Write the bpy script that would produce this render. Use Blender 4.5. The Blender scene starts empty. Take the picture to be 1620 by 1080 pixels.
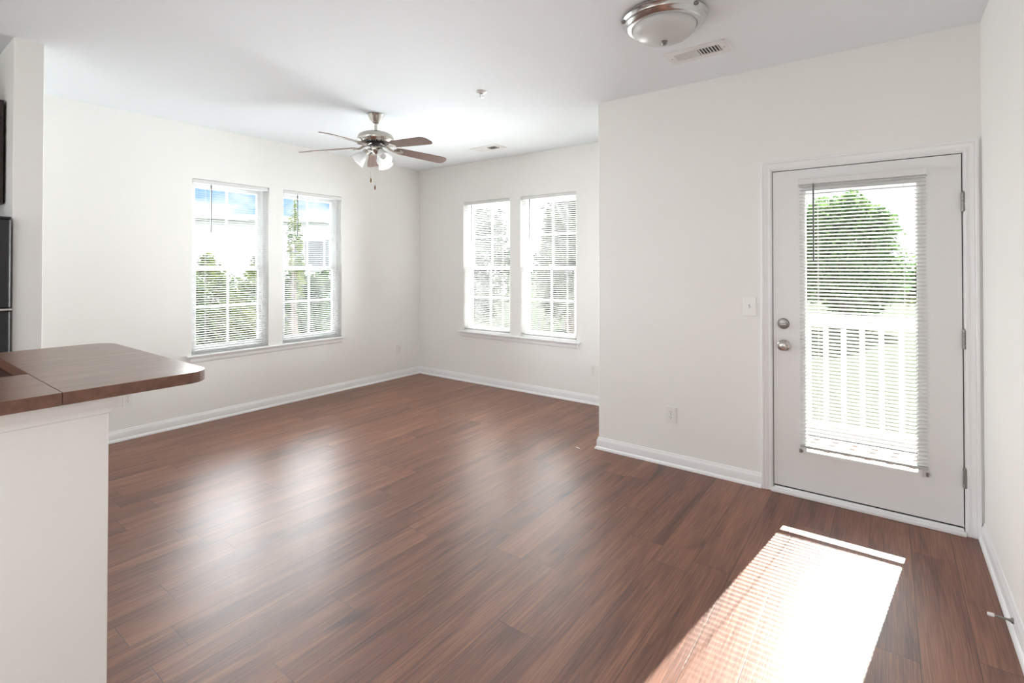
import bpy, bmesh, math, random
from mathutils import Vector, Matrix
random.seed(7)
SC = bpy.context.scene
COL = SC.collection
PI = math.pi
# ------------------------------------------------------------------ measured room (metres)
H = 2.74                       # ceiling
XA, YB, YC, XC, XD = -5.10, 4.762, 3.634, -1.842, 0.405
YR = -4.6                      # rear of the open plan room, behind the photographer
T = 0.16                       # outer wall thickness
# ------------------------------------------------------------------ camera
cam_d = bpy.data.cameras.new('camera'); cam = bpy.data.objects.new('camera', cam_d); COL.objects.link(cam)
FPX = 799.12
cam_d.sensor_width = 36.0; cam_d.sensor_fit = 'HORIZONTAL'
cam_d.lens = FPX * 36.0 / 1620.0
cam_d.shift_y = -(540 - 414.0) / 1620.0
cam_d.clip_start = 0.02; cam_d.clip_end = 400
cam.location = (0, 0, 1.4414)
cam.rotation_euler = (PI / 2 + 0.00913, 0.0001, 0.6388)
SC.camera = cam
# ------------------------------------------------------------------ colour management
vs = SC.view_settings
SC.display_settings.display_device = 'sRGB'
vs.view_transform = 'Standard'; vs.look = 'None'; vs.exposure = 0.31; vs.gamma = 1.0
try: vs.use_curve_mapping = False
except Exception: pass
try:
    SC.cycles.use_denoising = True
    SC.cycles.diffuse_bounces = 6
    SC.cycles.transparent_max_bounces = 24
    SC.cycles.sample_clamp_indirect = 6.0
    SC.cycles.caustics_reflective = False
    SC.cycles.caustics_refractive = False
except Exception: pass
# ------------------------------------------------------------------ sky
W = bpy.data.worlds.new('sky'); SC.world = W; W.use_nodes = True
nt = W.node_tree; nt.nodes.clear()
def N(tree, typ, **kw):
    n = tree.nodes.new(typ)
    for k, v in kw.items(): setattr(n, k, v)
    return n
wo = N(nt, 'ShaderNodeOutputWorld'); bg = N(nt, 'ShaderNodeBackground')
tc = N(nt, 'ShaderNodeTexCoord')
cl = N(nt, 'ShaderNodeTexNoise'); cl.inputs['Scale'].default_value = 5.0; cl.inputs['Detail'].default_value = 6
cl.inputs['Roughness'].default_value = 0.5
mp = N(nt, 'ShaderNodeMapping'); mp.inputs['Scale'].default_value = (1, 1, 2.6); mp.inputs['Location'].default_value = (0.35, 0.1, 0.2)
nt.links.new(tc.outputs['Generated'], mp.inputs['Vector']); nt.links.new(mp.outputs[0], cl.inputs['Vector'])
sep = N(nt, 'ShaderNodeSeparateXYZ'); nt.links.new(tc.outputs['Generated'], sep.inputs[0])
# blue sky in the west, bright hazy white towards the sun (north)
az = N(nt, 'ShaderNodeMapRange'); az.inputs['From Min'].default_value = -0.55; az.inputs['From Max'].default_value = -0.80
az.inputs['To Min'].default_value = 0.0; az.inputs['To Max'].default_value = 1.0
nt.links.new(sep.outputs['X'], az.inputs['Value'])
cr = N(nt, 'ShaderNodeMapRange'); cr.inputs['From Min'].default_value = 0.62; cr.inputs['From Max'].default_value = 0.50
nt.links.new(cl.outputs['Fac'], cr.inputs['Value'])
mul = N(nt, 'ShaderNodeMath', operation='MULTIPLY'); nt.links.new(az.outputs[0], mul.inputs[0]); nt.links.new(cr.outputs[0], mul.inputs[1])
skymix = N(nt, 'ShaderNodeMixRGB'); skymix.inputs[1].default_value = (1.12, 1.14, 1.18, 1); skymix.inputs[2].default_value = (0.36, 0.60, 1.0, 1)
nt.links.new(mul.outputs[0], skymix.inputs[0]); nt.links.new(skymix.outputs[0], bg.inputs['Color'])
# unseen south-east sky, strength raised to brighten the house and shrubs
dotn = N(nt, 'ShaderNodeVectorMath', operation='DOT_PRODUCT'); dotn.inputs[1].default_value = (0.62, -0.78, 0.1)
nt.links.new(tc.outputs['Generated'], dotn.inputs[0])
se = N(nt, 'ShaderNodeMapRange'); se.inputs['From Min'].default_value = 0.0; se.inputs['From Max'].default_value = 0.7
se.inputs['To Min'].default_value = 1.0; se.inputs['To Max'].default_value = 2.8
nt.links.new(dotn.outputs['Value'], se.inputs['Value']); nt.links.new(se.outputs[0], bg.inputs['Strength'])
nt.links.new(bg.outputs[0], wo.inputs[0])
# ------------------------------------------------------------------ sun, daylight and rear fill
def light(name, typ, loc, direction, energy, color=(1, 1, 1), **kw):
    d = bpy.data.lights.new(name, typ); o = bpy.data.objects.new(name, d); COL.objects.link(o)
    o.location = loc; d.energy = energy; d.color = color
    o.rotation_euler = Vector(direction).to_track_quat('-Z', 'Y').to_euler()
    for k, v in kw.items(): setattr(d, k, v)
    return o
light('sun', 'SUN', (1, 12, 8), (-0.14, -1.0, -0.622), 22.0, (1.0, 0.96, 0.90), angle=0.0093)
# daylight coming in through each window group and the glazed door, plus added fill at the rear
DAY = (0.96, 0.975, 1.0)
light('daylight_left_windows', 'AREA', (XA - 0.34, 2.75, 1.25), (1, 0, 0.22), 305, DAY, shape='RECTANGLE', size=2.2, size_y=2.0)
light('daylight_back_windows', 'AREA', (-3.49, YB + 0.36, 1.35), (0, -1, 0.25), 520, DAY, shape='RECTANGLE', size=2.4, size_y=2.0)
light('daylight_door', 'AREA', (-0.14, YC + 0.75, 1.0), (0, -1, 0.2), 12, DAY, shape='RECTANGLE', size=0.9, size_y=1.8)
light('fill_rear', 'AREA', (-3.1, YR - 0.3, 1.3), (0, 1, 0.15), 64, (0.97, 0.985, 1.0), shape='RECTANGLE', size=3.0, size_y=2.2)  # unseen fill lamp added behind the camera to lift the room

light('fill_right_rear', 'AREA', (XD + 0.4, -2.4, 1.45), (-1, 0.0, 0.15), 34, (0.97, 0.985, 1.0), shape='RECTANGLE', size=2.4, size_y=1.6)  # second unseen fill, added to brighten faces turned to the right

# ------------------------------------------------------------------ materials
def mat(name, color, rough=0.5, metal=0.0, spec=0.5, noise=None, bump=None, **kw):
    m = bpy.data.materials.new(name); m.use_nodes = True
    t = m.node_tree; b = t.nodes['Principled BSDF']
    b.inputs['Base Color'].default_value = (*color, 1); b.inputs['Roughness'].default_value = rough
    b.inputs['Metallic'].default_value = metal; b.inputs['Specular IOR Level'].default_value = spec
    for k, v in kw.items(): b.inputs[k].default_value = v
    c = N(t, 'ShaderNodeTexCoord')
    if noise:
        scale, amt = noise[:2]; sc3 = noise[2] if len(noise) > 2 else (1, 1, 1)
        mpg = N(t, 'ShaderNodeMapping'); mpg.inputs['Scale'].default_value = sc3
        n = N(t, 'ShaderNodeTexNoise'); n.inputs['Scale'].default_value = scale; n.inputs['Detail'].default_value = 5
        r = N(t, 'ShaderNodeMixRGB'); r.inputs[1].default_value = (*[x * (1 - amt) for x in color], 1); r.inputs[2].default_value = (*[min(1, x * (1 + amt)) for x in color], 1)
        t.links.new(c.outputs['Object'], mpg.inputs[0]); t.links.new(mpg.outputs[0], n.inputs['Vector'])
        t.links.new(n.outputs['Fac'], r.inputs[0]); t.links.new(r.outputs[0], b.inputs['Base Color'])
    if bump:
        n2 = N(t, 'ShaderNodeTexNoise'); n2.inputs['Scale'].default_value = bump[0]; n2.inputs['Detail'].default_value = 3
        bp = N(t, 'ShaderNodeBump'); bp.inputs['Strength'].default_value = bump[1]; bp.inputs['Distance'].default_value = 0.002
        t.links.new(c.outputs['Object'], n2.inputs['Vector']); t.links.new(n2.outputs['Fac'], bp.inputs['Height']); t.links.new(bp.outputs[0], b.inputs['Normal'])
    return m

M = {}
M['wall'] = mat('wall_paint', (0.868, 0.861, 0.838), 0.75, spec=0.25, noise=(1.2, 0.012), bump=(220, 0.06))
M['ceil'] = mat('ceiling_paint', (0.885, 0.925, 0.965), 0.9, spec=0.1, noise=(1.0, 0.01), bump=(160, 0.08))
M['trim'] = mat('trim_paint', (0.86, 0.865, 0.87), 0.32, spec=0.5, noise=(3, 0.01))
M['door'] = mat('door_paint', (0.80, 0.80, 0.795), 0.38, noise=(2, 0.012))
M['vinyl'] = mat('white_vinyl', (0.87, 0.875, 0.88), 0.35, noise=(4, 0.01))
M['slat'] = mat('blind_slat', (0.75, 0.75, 0.745), 0.42, noise=(6, 0.01))
M['plate'] = mat('plate_plastic', (0.84, 0.835, 0.81), 0.3, noise=(9, 0.01))
M['dark'] = mat('slot_dark', (0.02, 0.02, 0.02), 0.6, noise=(9, 0.1))
M['nickel'] = mat('brushed_nickel', (0.56, 0.53, 0.49), 0.22, metal=1.0, noise=(40, 0.06, (1, 1, 8)))
M['chrome'] = mat('chrome', (0.58, 0.58, 0.58), 0.24, metal=1.0, noise=(30, 0.05))
M['steel'] = mat('dull_steel', (0.27, 0.26, 0.245), 0.35, metal=1.0, noise=(60, 0.08))
M['blade'] = mat('fan_blade_wood', (0.17, 0.105, 0.088), 0.4, noise=(14, 0.35, (1, 10, 1)))
M['bead'] = mat('pull_wood', (0.20, 0.07, 0.02), 0.4, noise=(30, 0.2))
def opal_mat():
    m = mat('frosted_glass', (0.92, 0.925, 0.925), 0.25, noise=(3, 0.01)); t = m.node_tree
    tl = N(t, 'ShaderNodeBsdfTranslucent'); tl.inputs['Color'].default_value = (0.95, 0.95, 0.95, 1)
    mx = N(t, 'ShaderNodeMixShader'); mx.inputs[0].default_value = 0.32
    t.links.new(t.nodes['Principled BSDF'].outputs[0], mx.inputs[1]); t.links.new(tl.outputs[0], mx.inputs[2]); t.links.new(mx.outputs[0], t.nodes['Material Output'].inputs[0])
    return m
M['opal'] = opal_mat()
M['black'] = mat('fridge_black', (0.012, 0.013, 0.016), 0.28, noise=(60, 0.3), bump=(240, 0.5))
M['espresso'] = mat('espresso_wood', (0.022, 0.010, 0.007), 0.25, noise=(8, 0.3, (8, 8, 1)))
M['mahogany'] = mat('mahogany', (0.045, 0.016, 0.011), 0.3, noise=(8, 0.3))
M['shutter'] = mat('shutter_paint', (0.16, 0.17, 0.18), 0.6, noise=(5, 0.05))
M['brail'] = mat('rail_grey', (0.45, 0.45, 0.44), 0.4, noise=(6, 0.02))  # grey holds the backlit shade of the blinds' white bottom rails
M['wand'] = mat('wand_acrylic', (0.15, 0.155, 0.16), 0.2, noise=(5, 0.05))
M['cord'] = mat('cord', (0.83, 0.83, 0.82), 0.8, noise=(50, 0.02))
M['rubber'] = mat('white_rubber', (0.80, 0.79, 0.77), 0.6, noise=(20, 0.02))
M['ventw'] = mat('vent_enamel', (0.82, 0.82, 0.82), 0.4, noise=(5, 0.01))
M['duct'] = mat('duct_dark', (0.05, 0.05, 0.05), 0.8, noise=(9, 0.1))
M['siding'] = mat('house_siding', (0.74, 0.74, 0.75), 0.7, noise=(2, 0.03))
M['roof'] = mat('roof_shingle', (0.34, 0.33, 0.33), 0.9, noise=(20, 0.2))
M['rail'] = mat('railing_paint', (0.80, 0.80, 0.79), 0.5, noise=(5, 0.01))
M['patio'] = mat('patio_concrete', (0.05, 0.05, 0.048), 0.9, noise=(12, 0.06))
M['lawn'] = mat('lawn_grass', (0.060, 0.078, 0.045), 0.95, noise=(9, 0.3), spec=0.1)
M['bark'] = mat('bark', (0.16, 0.12, 0.09), 0.9, noise=(20, 0.3, (1, 1, 0.2)))

def glass_mat():
    m = bpy.data.materials.new('window_glass'); m.use_nodes = True; t = m.node_tree; t.nodes.clear()
    o = N(t, 'ShaderNodeOutputMaterial'); tr = N(t, 'ShaderNodeBsdfTransparent'); g = N(t, 'ShaderNodeBsdfGlossy')
    tr.inputs[0].default_value = (0.96, 0.98, 0.97, 1); g.inputs['Roughness'].default_value = 0.02
    fr = N(t, 'ShaderNodeFresnel'); fr.inputs[0].default_value = 1.45
    mx = N(t, 'ShaderNodeMixShader'); t.links.new(fr.outputs[0], mx.inputs[0]); t.links.new(tr.outputs[0], mx.inputs[1]); t.links.new(g.outputs[0], mx.inputs[2])
    t.links.new(mx.outputs[0], o.inputs[0]); return m
M['glass'] = glass_mat()

def leaf_mat(name, c1, c2, trans=0.45):
    m = bpy.data.materials.new(name); m.use_nodes = True; t = m.node_tree; t.nodes.clear()
    o = N(t, 'ShaderNodeOutputMaterial'); d = N(t, 'ShaderNodeBsdfDiffuse'); tl = N(t, 'ShaderNodeBsdfTranslucent')
    c = N(t, 'ShaderNodeTexCoord'); n = N(t, 'ShaderNodeTexNoise'); n.inputs['Scale'].default_value = 3.5; n.inputs['Detail'].default_value = 4
    r = N(t, 'ShaderNodeMixRGB'); r.inputs[1].default_value = (*c1, 1); r.inputs[2].default_value = (*c2, 1)
    cr_ = N(t, 'ShaderNodeMapRange'); cr_.inputs['From Min'].default_value = 0.38; cr_.inputs['From Max'].default_value = 0.62
    t.links.new(c.outputs['Object'], n.inputs['Vector']); t.links.new(n.outputs['Fac'], cr_.inputs['Value']); t.links.new(cr_.outputs[0], r.inputs[0])
    for s in (d, tl): t.links.new(r.outputs[0], s.inputs['Color'])
    mx = N(t, 'ShaderNodeMixShader'); mx.inputs[0].default_value = trans
    t.links.new(d.outputs[0], mx.inputs[1]); t.links.new(tl.outputs[0], mx.inputs[2]); t.links.new(mx.outputs[0], o.inputs[0]); return m
M['leaf'] = leaf_mat('leaf_green', (0.018, 0.048, 0.010), (0.085, 0.145, 0.032))
M['leaf4'] = leaf_mat('leaf_fresh_green', (0.055, 0.13, 0.04), (0.19, 0.30, 0.10), 0.5)
M['leaf2'] = leaf_mat('leaf_yellow_green', (0.05, 0.095, 0.02), (0.20, 0.24, 0.065))
M['leaf3'] = leaf_mat('leaf_dark_green', (0.03, 0.045, 0.022), (0.08, 0.11, 0.05), 0.3)

def floor_mat():
    m = bpy.data.materials.new('plank_floor'); m.use_nodes = True; t = m.node_tree; b = t.nodes['Principled BSDF']; L = t.links
    c = N(t, 'ShaderNodeTexCoord'); s = N(t, 'ShaderNodeSeparateXYZ'); L.new(c.outputs['Object'], s.inputs[0])
    def mth(op, a, bb=None, cc=None):
        n = N(t, 'ShaderNodeMath', operation=op)
        for i, v in enumerate((a, bb, cc)):
            if v is None: continue
            if isinstance(v, (int, float)): n.inputs[i].default_value = v
            else: L.new(v, n.inputs[i])
        return n.outputs[0]
    PW, PL = 0.1715, 1.22
    u = mth('DIVIDE', mth('ADD', s.outputs[0], 0.768 + 40 * PW), PW)
    col = mth('FLOOR', u); fu = mth('FRACT', u)
    wn = N(t, 'ShaderNodeTexWhiteNoise', noise_dimensions='1D'); L.new(col, wn.inputs['W'])
    v = mth('ADD', mth('DIVIDE', mth('ADD', s.outputs[1], 40.0), PL), wn.outputs['Value'])
    row = mth('FLOOR', v); fv = mth('FRACT', v)
    cmb = N(t, 'ShaderNodeCombineXYZ'); L.new(col, cmb.inputs[0]); L.new(row, cmb.inputs[1])
    wn2 = N(t, 'ShaderNodeTexWhiteNoise', noise_dimensions='3D'); L.new(cmb.outputs[0], wn2.inputs['Vector'])
    # grain coordinates: stretched along the plank, shifted per plank
    off = N(t, 'ShaderNodeVectorMath', operation='SCALE'); L.new(wn2.outputs['Color'], off.inputs[0]); off.inputs['Scale'].default_value = 37.0
    addv = N(t, 'ShaderNodeVectorMath', operation='ADD'); L.new(c.outputs['Object'], addv.inputs[0]); L.new(off.outputs[0], addv.inputs[1])
    def noise(scale, sc3, detail=5, dist=0.0, rough=0.55):
        mpp = N(t, 'ShaderNodeMapping'); mpp.inputs['Scale'].default_value = sc3; L.new(addv.outputs[0], mpp.inputs[0])
        n = N(t, 'ShaderNodeTexNoise'); n.inputs['Scale'].default_value = scale; n.inputs['Detail'].default_value = detail
        n.inputs['Distortion'].default_value = dist; n.inputs['Roughness'].default_value = rough
        L.new(mpp.outputs[0], n.inputs['Vector']); return n.outputs['Fac']
    g1 = noise(9, (1, 0.085, 1), 6, 0.9)          # broad cathedral grain
    g2 = noise(70, (1, 0.035, 1), 4, 0.2, 0.7)    # fine fibres
    g3 = noise(2.2, (1, 0.3, 1), 3)               # tone drift
    g4 = noise(210, (1, 0.022, 1), 3, 0.3, 0.6)   # hairline pores
    kn = noise(6.5, (1, 0.22, 1), 2, 0.8)         # knots / dark streaks
    ramp = N(t, 'ShaderNodeValToRGB'); e = ramp.color_ramp.elements
    e[0].position = 0.33; e[0].color = (0.074, 0.024, 0.013, 1); e[1].position = 0.68; e[1].color = (0.300, 0.128, 0.072, 1)
    x = e.new(0.5); x.color = (0.172, 0.066, 0.037, 1)
    val = mth('ADD', mth('MULTIPLY', g1, 0.52), mth('ADD', mth('MULTIPLY', g2, 0.20), mth('MULTIPLY', g3, 0.28)))
    val = mth('ADD', val, mth('MULTIPLY', mth('SUBTRACT', wn2.outputs['Value'], 0.5), 0.05))
    val = mth('ADD', val, mth('MULTIPLY', mth('SUBTRACT', g4, 0.5), 0.55))
    L.new(val, ramp.inputs[0])
    knm = N(t, 'ShaderNodeMapRange'); knm.inputs['From Min'].default_value = 0.66; knm.inputs['From Max'].default_value = 0.80; L.new(kn, knm.inputs['Value'])
    k1 = N(t, 'ShaderNodeMixRGB'); k1.inputs[2].default_value = (0.030, 0.012, 0.009, 1); L.new(mth('MULTIPLY', knm.outputs[0], 0.8), k1.inputs[0]); L.new(ramp.outputs[0], k1.inputs[1])
    # joints
    du = mth('MULTIPLY', mth('MINIMUM', fu, mth('SUBTRACT', 1.0, fu)), PW)
    dv = mth('MULTIPLY', mth('MINIMUM', fv, mth('SUBTRACT', 1.0, fv)), PL)
    dj = mth('MINIMUM', du, dv)
    jm = N(t, 'ShaderNodeMapRange'); jm.inputs['From Min'].default_value = 0.0006; jm.inputs['From Max'].default_value = 0.0020
    jm.inputs['To Min'].default_value = 1.0; jm.inputs['To Max'].default_value = 0.0; L.new(dj, jm.inputs['Value'])
    k2 = N(t, 'ShaderNodeMixRGB'); k2.inputs[2].default_value = (0.022, 0.010, 0.008, 1); L.new(mth('MULTIPLY', jm.outputs[0], 0.85), k2.inputs[0]); L.new(k1.outputs[0], k2.inputs[1])
    L.new(k2.outputs[0], b.inputs['Base Color'])
    rr = N(t, 'ShaderNodeMapRange'); rr.inputs['To Min'].default_value = 0.31; rr.inputs['To Max'].default_value = 0.46; L.new(g2, rr.inputs['Value']); L.new(rr.outputs[0], b.inputs['Roughness'])
    b.inputs['Specular IOR Level'].default_value = 0.68
    hgt = mth('SUBTRACT', mth('ADD', mth('MULTIPLY', g2, 0.3), mth('MULTIPLY', g4, 0.5)), mth('MULTIPLY', jm.outputs[0], 0.25))
    bp = N(t, 'ShaderNodeBump'); bp.inputs['Strength'].default_value = 0.40; bp.inputs['Distance'].default_value = 0.0012; L.new(hgt, bp.inputs['Height']); L.new(bp.outputs[0], b.inputs['Normal'])
    return m
M['floor'] = floor_mat()

def counter_mat(name, face):
    # brown laminate: fine grain running along Y on top, mottled on the edges
    m = bpy.data.materials.new(name); m.use_nodes = True; t = m.node_tree; b = t.nodes['Principled BSDF']; L = t.links
    c = N(t, 'ShaderNodeTexCoord'); mp_ = N(t, 'ShaderNodeMapping'); mp_.inputs['Scale'].default_value = (1, 0.12, 1) if face == 'top' else (1, 1, 1)
    n = N(t, 'ShaderNodeTexNoise'); n.inputs['Scale'].default_value = 26; n.inputs['Detail'].default_value = 7; n.inputs['Roughness'].default_value = 0.65
    L.new(c.outputs['Object'], mp_.inputs[0]); L.new(mp_.outputs[0], n.inputs['Vector'])
    r = N(t, 'ShaderNodeValToRGB'); e = r.color_ramp.elements
    e[0].position = 0.3; e[1].position = 0.72
    e[0].color = (0.14, 0.070, 0.047, 1) if face == 'top' else (0.085, 0.033, 0.018, 1); e[1].color = (0.29, 0.165, 0.115, 1) if face == 'top' else (0.20, 0.085, 0.050, 1)  # top ramp paler, its glare put into the colour
    L.new(n.outputs['Fac'], r.inputs[0]); L.new(r.outputs[0], b.inputs['Base Color'])
    b.inputs['Roughness'].default_value = 0.30; b.inputs['Specular IOR Level'].default_value = 0.7
    return m
M['ctop'] = counter_mat('laminate_glare_brown', 'top'); M['cedge'] = counter_mat('laminate_edge_brown', 'edge')

# ------------------------------------------------------------------ mesh helpers
class MB:
    def __init__(s): s.bm = bmesh.new()
    def faces(s, vs, fs):
        b = [s.bm.verts.new(v) for v in vs]; s.bm.verts.ensure_lookup_table()
        for f in fs:
            try: s.bm.faces.new([b[i] for i in f])
            except ValueError: pass
        return s
    def box(s, x0, x1, y0, y1, z0, z1, mtx=None):
        v = [Vector(p) for p in ((x0,y0,z0),(x1,y0,z0),(x1,y1,z0),(x0,y1,z0),(x0,y0,z1),(x1,y0,z1),(x1,y1,z1),(x0,y1,z1))]
        if mtx is not None: v = [mtx @ p for p in v]
        return s.faces(v, [(3,2,1,0),(4,5,6,7),(0,1,5,4),(1,2,6,5),(2,3,7,6),(3,0,4,7)])
    def prism(s, pts, z0, z1, mtx=None):         # pts ccw in xy
        n = len(pts); v = [Vector((x, y, z0)) for x, y in pts] + [Vector((x, y, z1)) for x, y in pts]
        if mtx is not None: v = [mtx @ p for p in v]
        return s.faces(v, [tuple(range(n - 1, -1, -1)), tuple(range(n, 2 * n))] + [(i, (i + 1) % n, n + (i + 1) % n, n + i) for i in range(n)])
    def lathe(s, prof, seg=32, mtx=None):        # prof: list of (r, z), closed at r = 0 ends if given
        rings = []
        for r, z in prof:
            if r < 1e-6: ring = [s.bm.verts.new(mtx @ Vector((0, 0, z)) if mtx is not None else (0, 0, z))]
            else:
                ring = []
                for k in range(seg):
                    p = Vector((r * math.cos(2*PI*k/seg), r * math.sin(2*PI*k/seg), z))
                    ring.append(s.bm.verts.new(mtx @ p if mtx is not None else p))
            rings.append(ring)
        for a, b in zip(rings, rings[1:]):
            for k in range(seg):
                q = [a[k % len(a)], a[(k+1) % len(a)], b[(k+1) % len(b)], b[k % len(b)]]
                u = []
                for x in q:
                    if x not in u: u.append(x)
                if len(u) > 2:
                    try: s.bm.faces.new(u)
                    except ValueError: pass
        return s
    def tube(s, pts, r, seg=8, caps=True):
        pts = [Vector(p) for p in pts]; rings = []
        rs = r if isinstance(r, (list, tuple)) else [r] * len(pts)
        for i, p in enumerate(pts):
            d = (pts[min(i+1, len(pts)-1)] - pts[max(i-1, 0)]).normalized()
            a = Vector((0, 0, 1)) if abs(d.z) < 0.9 else Vector((1, 0, 0))
            u = d.cross(a).normalized(); w = d.cross(u)
            rings.append([s.bm.verts.new(p + (u * math.cos(2*PI*k/seg) + w * math.sin(2*PI*k/seg)) * rs[i]) for k in range(seg)])
        for a, b in zip(rings, rings[1:]):
            for k in range(seg): s.bm.faces.new((a[k], a[(k+1) % seg], b[(k+1) % seg], b[k]))
        if caps: s.bm.faces.new(rings[0][::-1]); s.bm.faces.new(rings[-1])
        return s
    def sweep(s, path, prof, nrm, closed=False):
        # path: points in one plane; prof: (a, b): a along the in-plane left-hand side, b along nrm; mitred corners
        nrm = Vector(nrm); P = [Vector(p) for p in path]; n = len(P); rings = []
        for i, p in enumerate(P):
            din = (P[i] - P[i-1]).normalized() if (i > 0 or closed) else None
            dout = (P[(i+1) % n] - P[i]).normalized() if (i < n-1 or closed) else None
            if din is None: din = dout
            if dout is None: dout = din
            s1 = nrm.cross(din); s2 = nrm.cross(dout); m = (s1 + s2).normalized(); k = 1.0 / max(0.2, m.dot(s1))
            rings.append([s.bm.verts.new(p + m * (a * k) + nrm * b) for a, b in prof])
        m = len(prof)
        for i in range(n if closed else n - 1):
            a, b = rings[i], rings[(i+1) % n]
            for k in range(m): s.bm.faces.new((a[k], a[(k+1) % m], b[(k+1) % m], b[k]))
        if not closed:
            s.bm.faces.new(rings[0][::-1]); s.bm.faces.new(rings[-1])
        return s
    def build(s, name, m, parent=None, smooth=False, bevel=0.0, seg=2):
        bmesh.ops.recalc_face_normals(s.bm, faces=s.bm.faces)
        me = bpy.data.meshes.new(name); s.bm.to_mesh(me); s.bm.free()
        for mm in (m if isinstance(m, list) else [m]): me.materials.append(mm)
        o = bpy.data.objects.new(name, me); COL.objects.link(o)
        if parent is not None: o.parent = parent
        if smooth:
            for p in me.polygons: p.use_smooth = True
            if hasattr(me, 'set_sharp_from_angle'): me.set_sharp_from_angle(angle=math.radians(smooth if smooth is not True else 40))
        if bevel:
            b = o.modifiers.new('bevel', 'BEVEL'); b.width = bevel; b.segments = seg; b.limit_method = 'ANGLE'; b.angle_limit = math.radians(40)
        return o

def thing(name, label, cat, loc=(0, 0, 0), rz=0.0, group=None):
    o = bpy.data.objects.new(name, None); COL.objects.link(o); o.location = loc; o.rotation_euler = (0, 0, rz)
    o.empty_display_size = 0.05
    return tag(o, label, cat, group)
def tag(o, label, cat, group=None):
    o['label'] = label; o['category'] = cat
    if group: o['group'] = group
    return o
def struct(o, label=None):
    o['kind'] = 'structure'
    if label: o['label'] = label
    return o
def dup(root, label, loc, rz=0.0):
    r = root.copy(); COL.objects.link(r); r.location = loc; r.rotation_euler = (0, 0, rz); r['label'] = label
    for ch in list(root.children):
        c = ch.copy(); COL.objects.link(c); c.parent = r
        for g in list(ch.children):
            d = g.copy(); COL.objects.link(d); d.parent = c
    return r
def rrect(x0, x1, y0, y1, r, seg=5):
    pts = []
    for cx, cy, a0 in ((x1-r, y0+r, -PI/2), (x1-r, y1-r, 0), (x0+r, y1-r, PI/2), (x0+r, y0+r, PI)):
        for k in range(seg + 1):
            a = a0 + PI/2 * k / seg; pts.append((cx + r*math.cos(a), cy + r*math.sin(a)))
    return pts

# ------------------------------------------------------------------ walls (with openings)
def wall_panel(name, axis, pos, thick, u0, u1, z0, z1, holes, m):
    """axis 'x': plane x = pos, u = y;  axis 'y': plane y = pos, u = x.  thick is signed (away from the room)."""
    us = sorted({u0, u1, *[h[0] for h in holes], *[h[1] for h in holes]}); zs = sorted({z0, z1, *[h[2] for h in holes], *[h[3] for h in holes]})
    solid = {}
    for i in range(len(us)-1):
        for j in range(len(zs)-1):
            cu, cz = (us[i]+us[i+1])/2, (zs[j]+zs[j+1])/2
            solid[i, j] = not any(h[0] < cu < h[1] and h[2] < cz < h[3] for h in holes)
    b = MB(); vc = {}
    def V(i, j, k):
        if (i, j, k) not in vc:
            d = pos + (thick if k else 0)
            vc[i, j, k] = b.bm.verts.new((d, us[i], zs[j]) if axis == 'x' else (us[i], d, zs[j]))
        return vc[i, j, k]
    for (i, j), s in solid.items():
        if not s: continue
        for k in (0, 1): b.bm.faces.new((V(i,j,k), V(i+1,j,k), V(i+1,j+1,k), V(i,j+1,k)))
        for (a, c2), e in (((i-1, j), ((i,j),(i,j+1))), ((i+1, j), ((i+1,j),(i+1,j+1))), ((i, j-1), ((i,j),(i+1,j))), ((i, j+1), ((i,j+1),(i+1,j+1)))):
            if not solid.get((a, c2), False):
                b.bm.faces.new((V(*e[0],0), V(*e[1],0), V(*e[1],1), V(*e[0],1)))
    return struct(b.build(name, m))

WZ0, WZ1 = 0.630, 2.250
WA = [(1.962, 2.676), (2.828, 3.540)]
WB = [(-4.300, -3.566), (-3.415, -2.680)]
wall_panel('wall_left', 'x', XA, -T, YR - T, YB + T, 0, H, [(a, b, WZ0, WZ1) for a, b in WA], M['wall'])
wall_panel('wall_back', 'y', YB, T, XA, XC + 0.12, 0, H, [(a, b, WZ0, WZ1) for a, b in WB], M['wall'])
DX0, DX1, DZ1 = -0.612, 0.345, 2.072
wall_panel('wall_door_side', 'y', YC, T, XC + 0.004, XD, 0, H, [(DX0, DX1, -0.0, DZ1)], M['wall'])
b = MB(); b.prism([(XC, YC + 0.004), (XC + 0.004, YC), (XC + 0.004, YC + T), (XC + T, YC + T), (XC + T, YB), (XC, YB)], 0, H)
struct(b.build('wall_corner_side', M['wall']))
wall_panel('wall_right', 'x', XD, T, YR - T, YC + T, 0, H, [(-3.6, -1.2, 0.65, 2.25)], M['wall'])  # opening added for the unseen right rear fill
wall_panel('wall_rear', 'y', YR, -T, XA, XD, 0, H, [(-4.7, -1.5, 0.15, 2.35)], M['wall'])  # made-up opening that lets the rear fill in
# the partition beside the refrigerator, its end facing the room
b = MB(); b.prism([(XA, 0.606), (-3.965, 0.606), (-3.961, 0.610), (-3.961, 0.732), (-3.965, 0.736), (XA, 0.736)], 0, H)
struct(b.build('wall_alcove_side', M['wall']))
# half wall carrying the breakfast bar
b = MB(); b.prism([(-2.15, -1.7), (-2.034, -1.7), (-2.030, -1.696), (-2.030, 0.536), (-2.034, 0.540), (-2.98, 0.540), (-2.98, 0.425), (-2.15, 0.425)], 0, 1.032)
struct(b.build('wall_peninsula', M['wall']))
b = MB(); b.box(XA - T, XD + T, YR - T, YB + T, -0.12, 0.0); fl = struct(b.build('floor', M['floor']), 'reddish brown wood plank floor')
b = MB(); b.box(XA - T, XD + T, YR - T, YB + T, H, H + 0.12); struct(b.build('ceiling', M['ceil']), 'smooth white painted ceiling')

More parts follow.
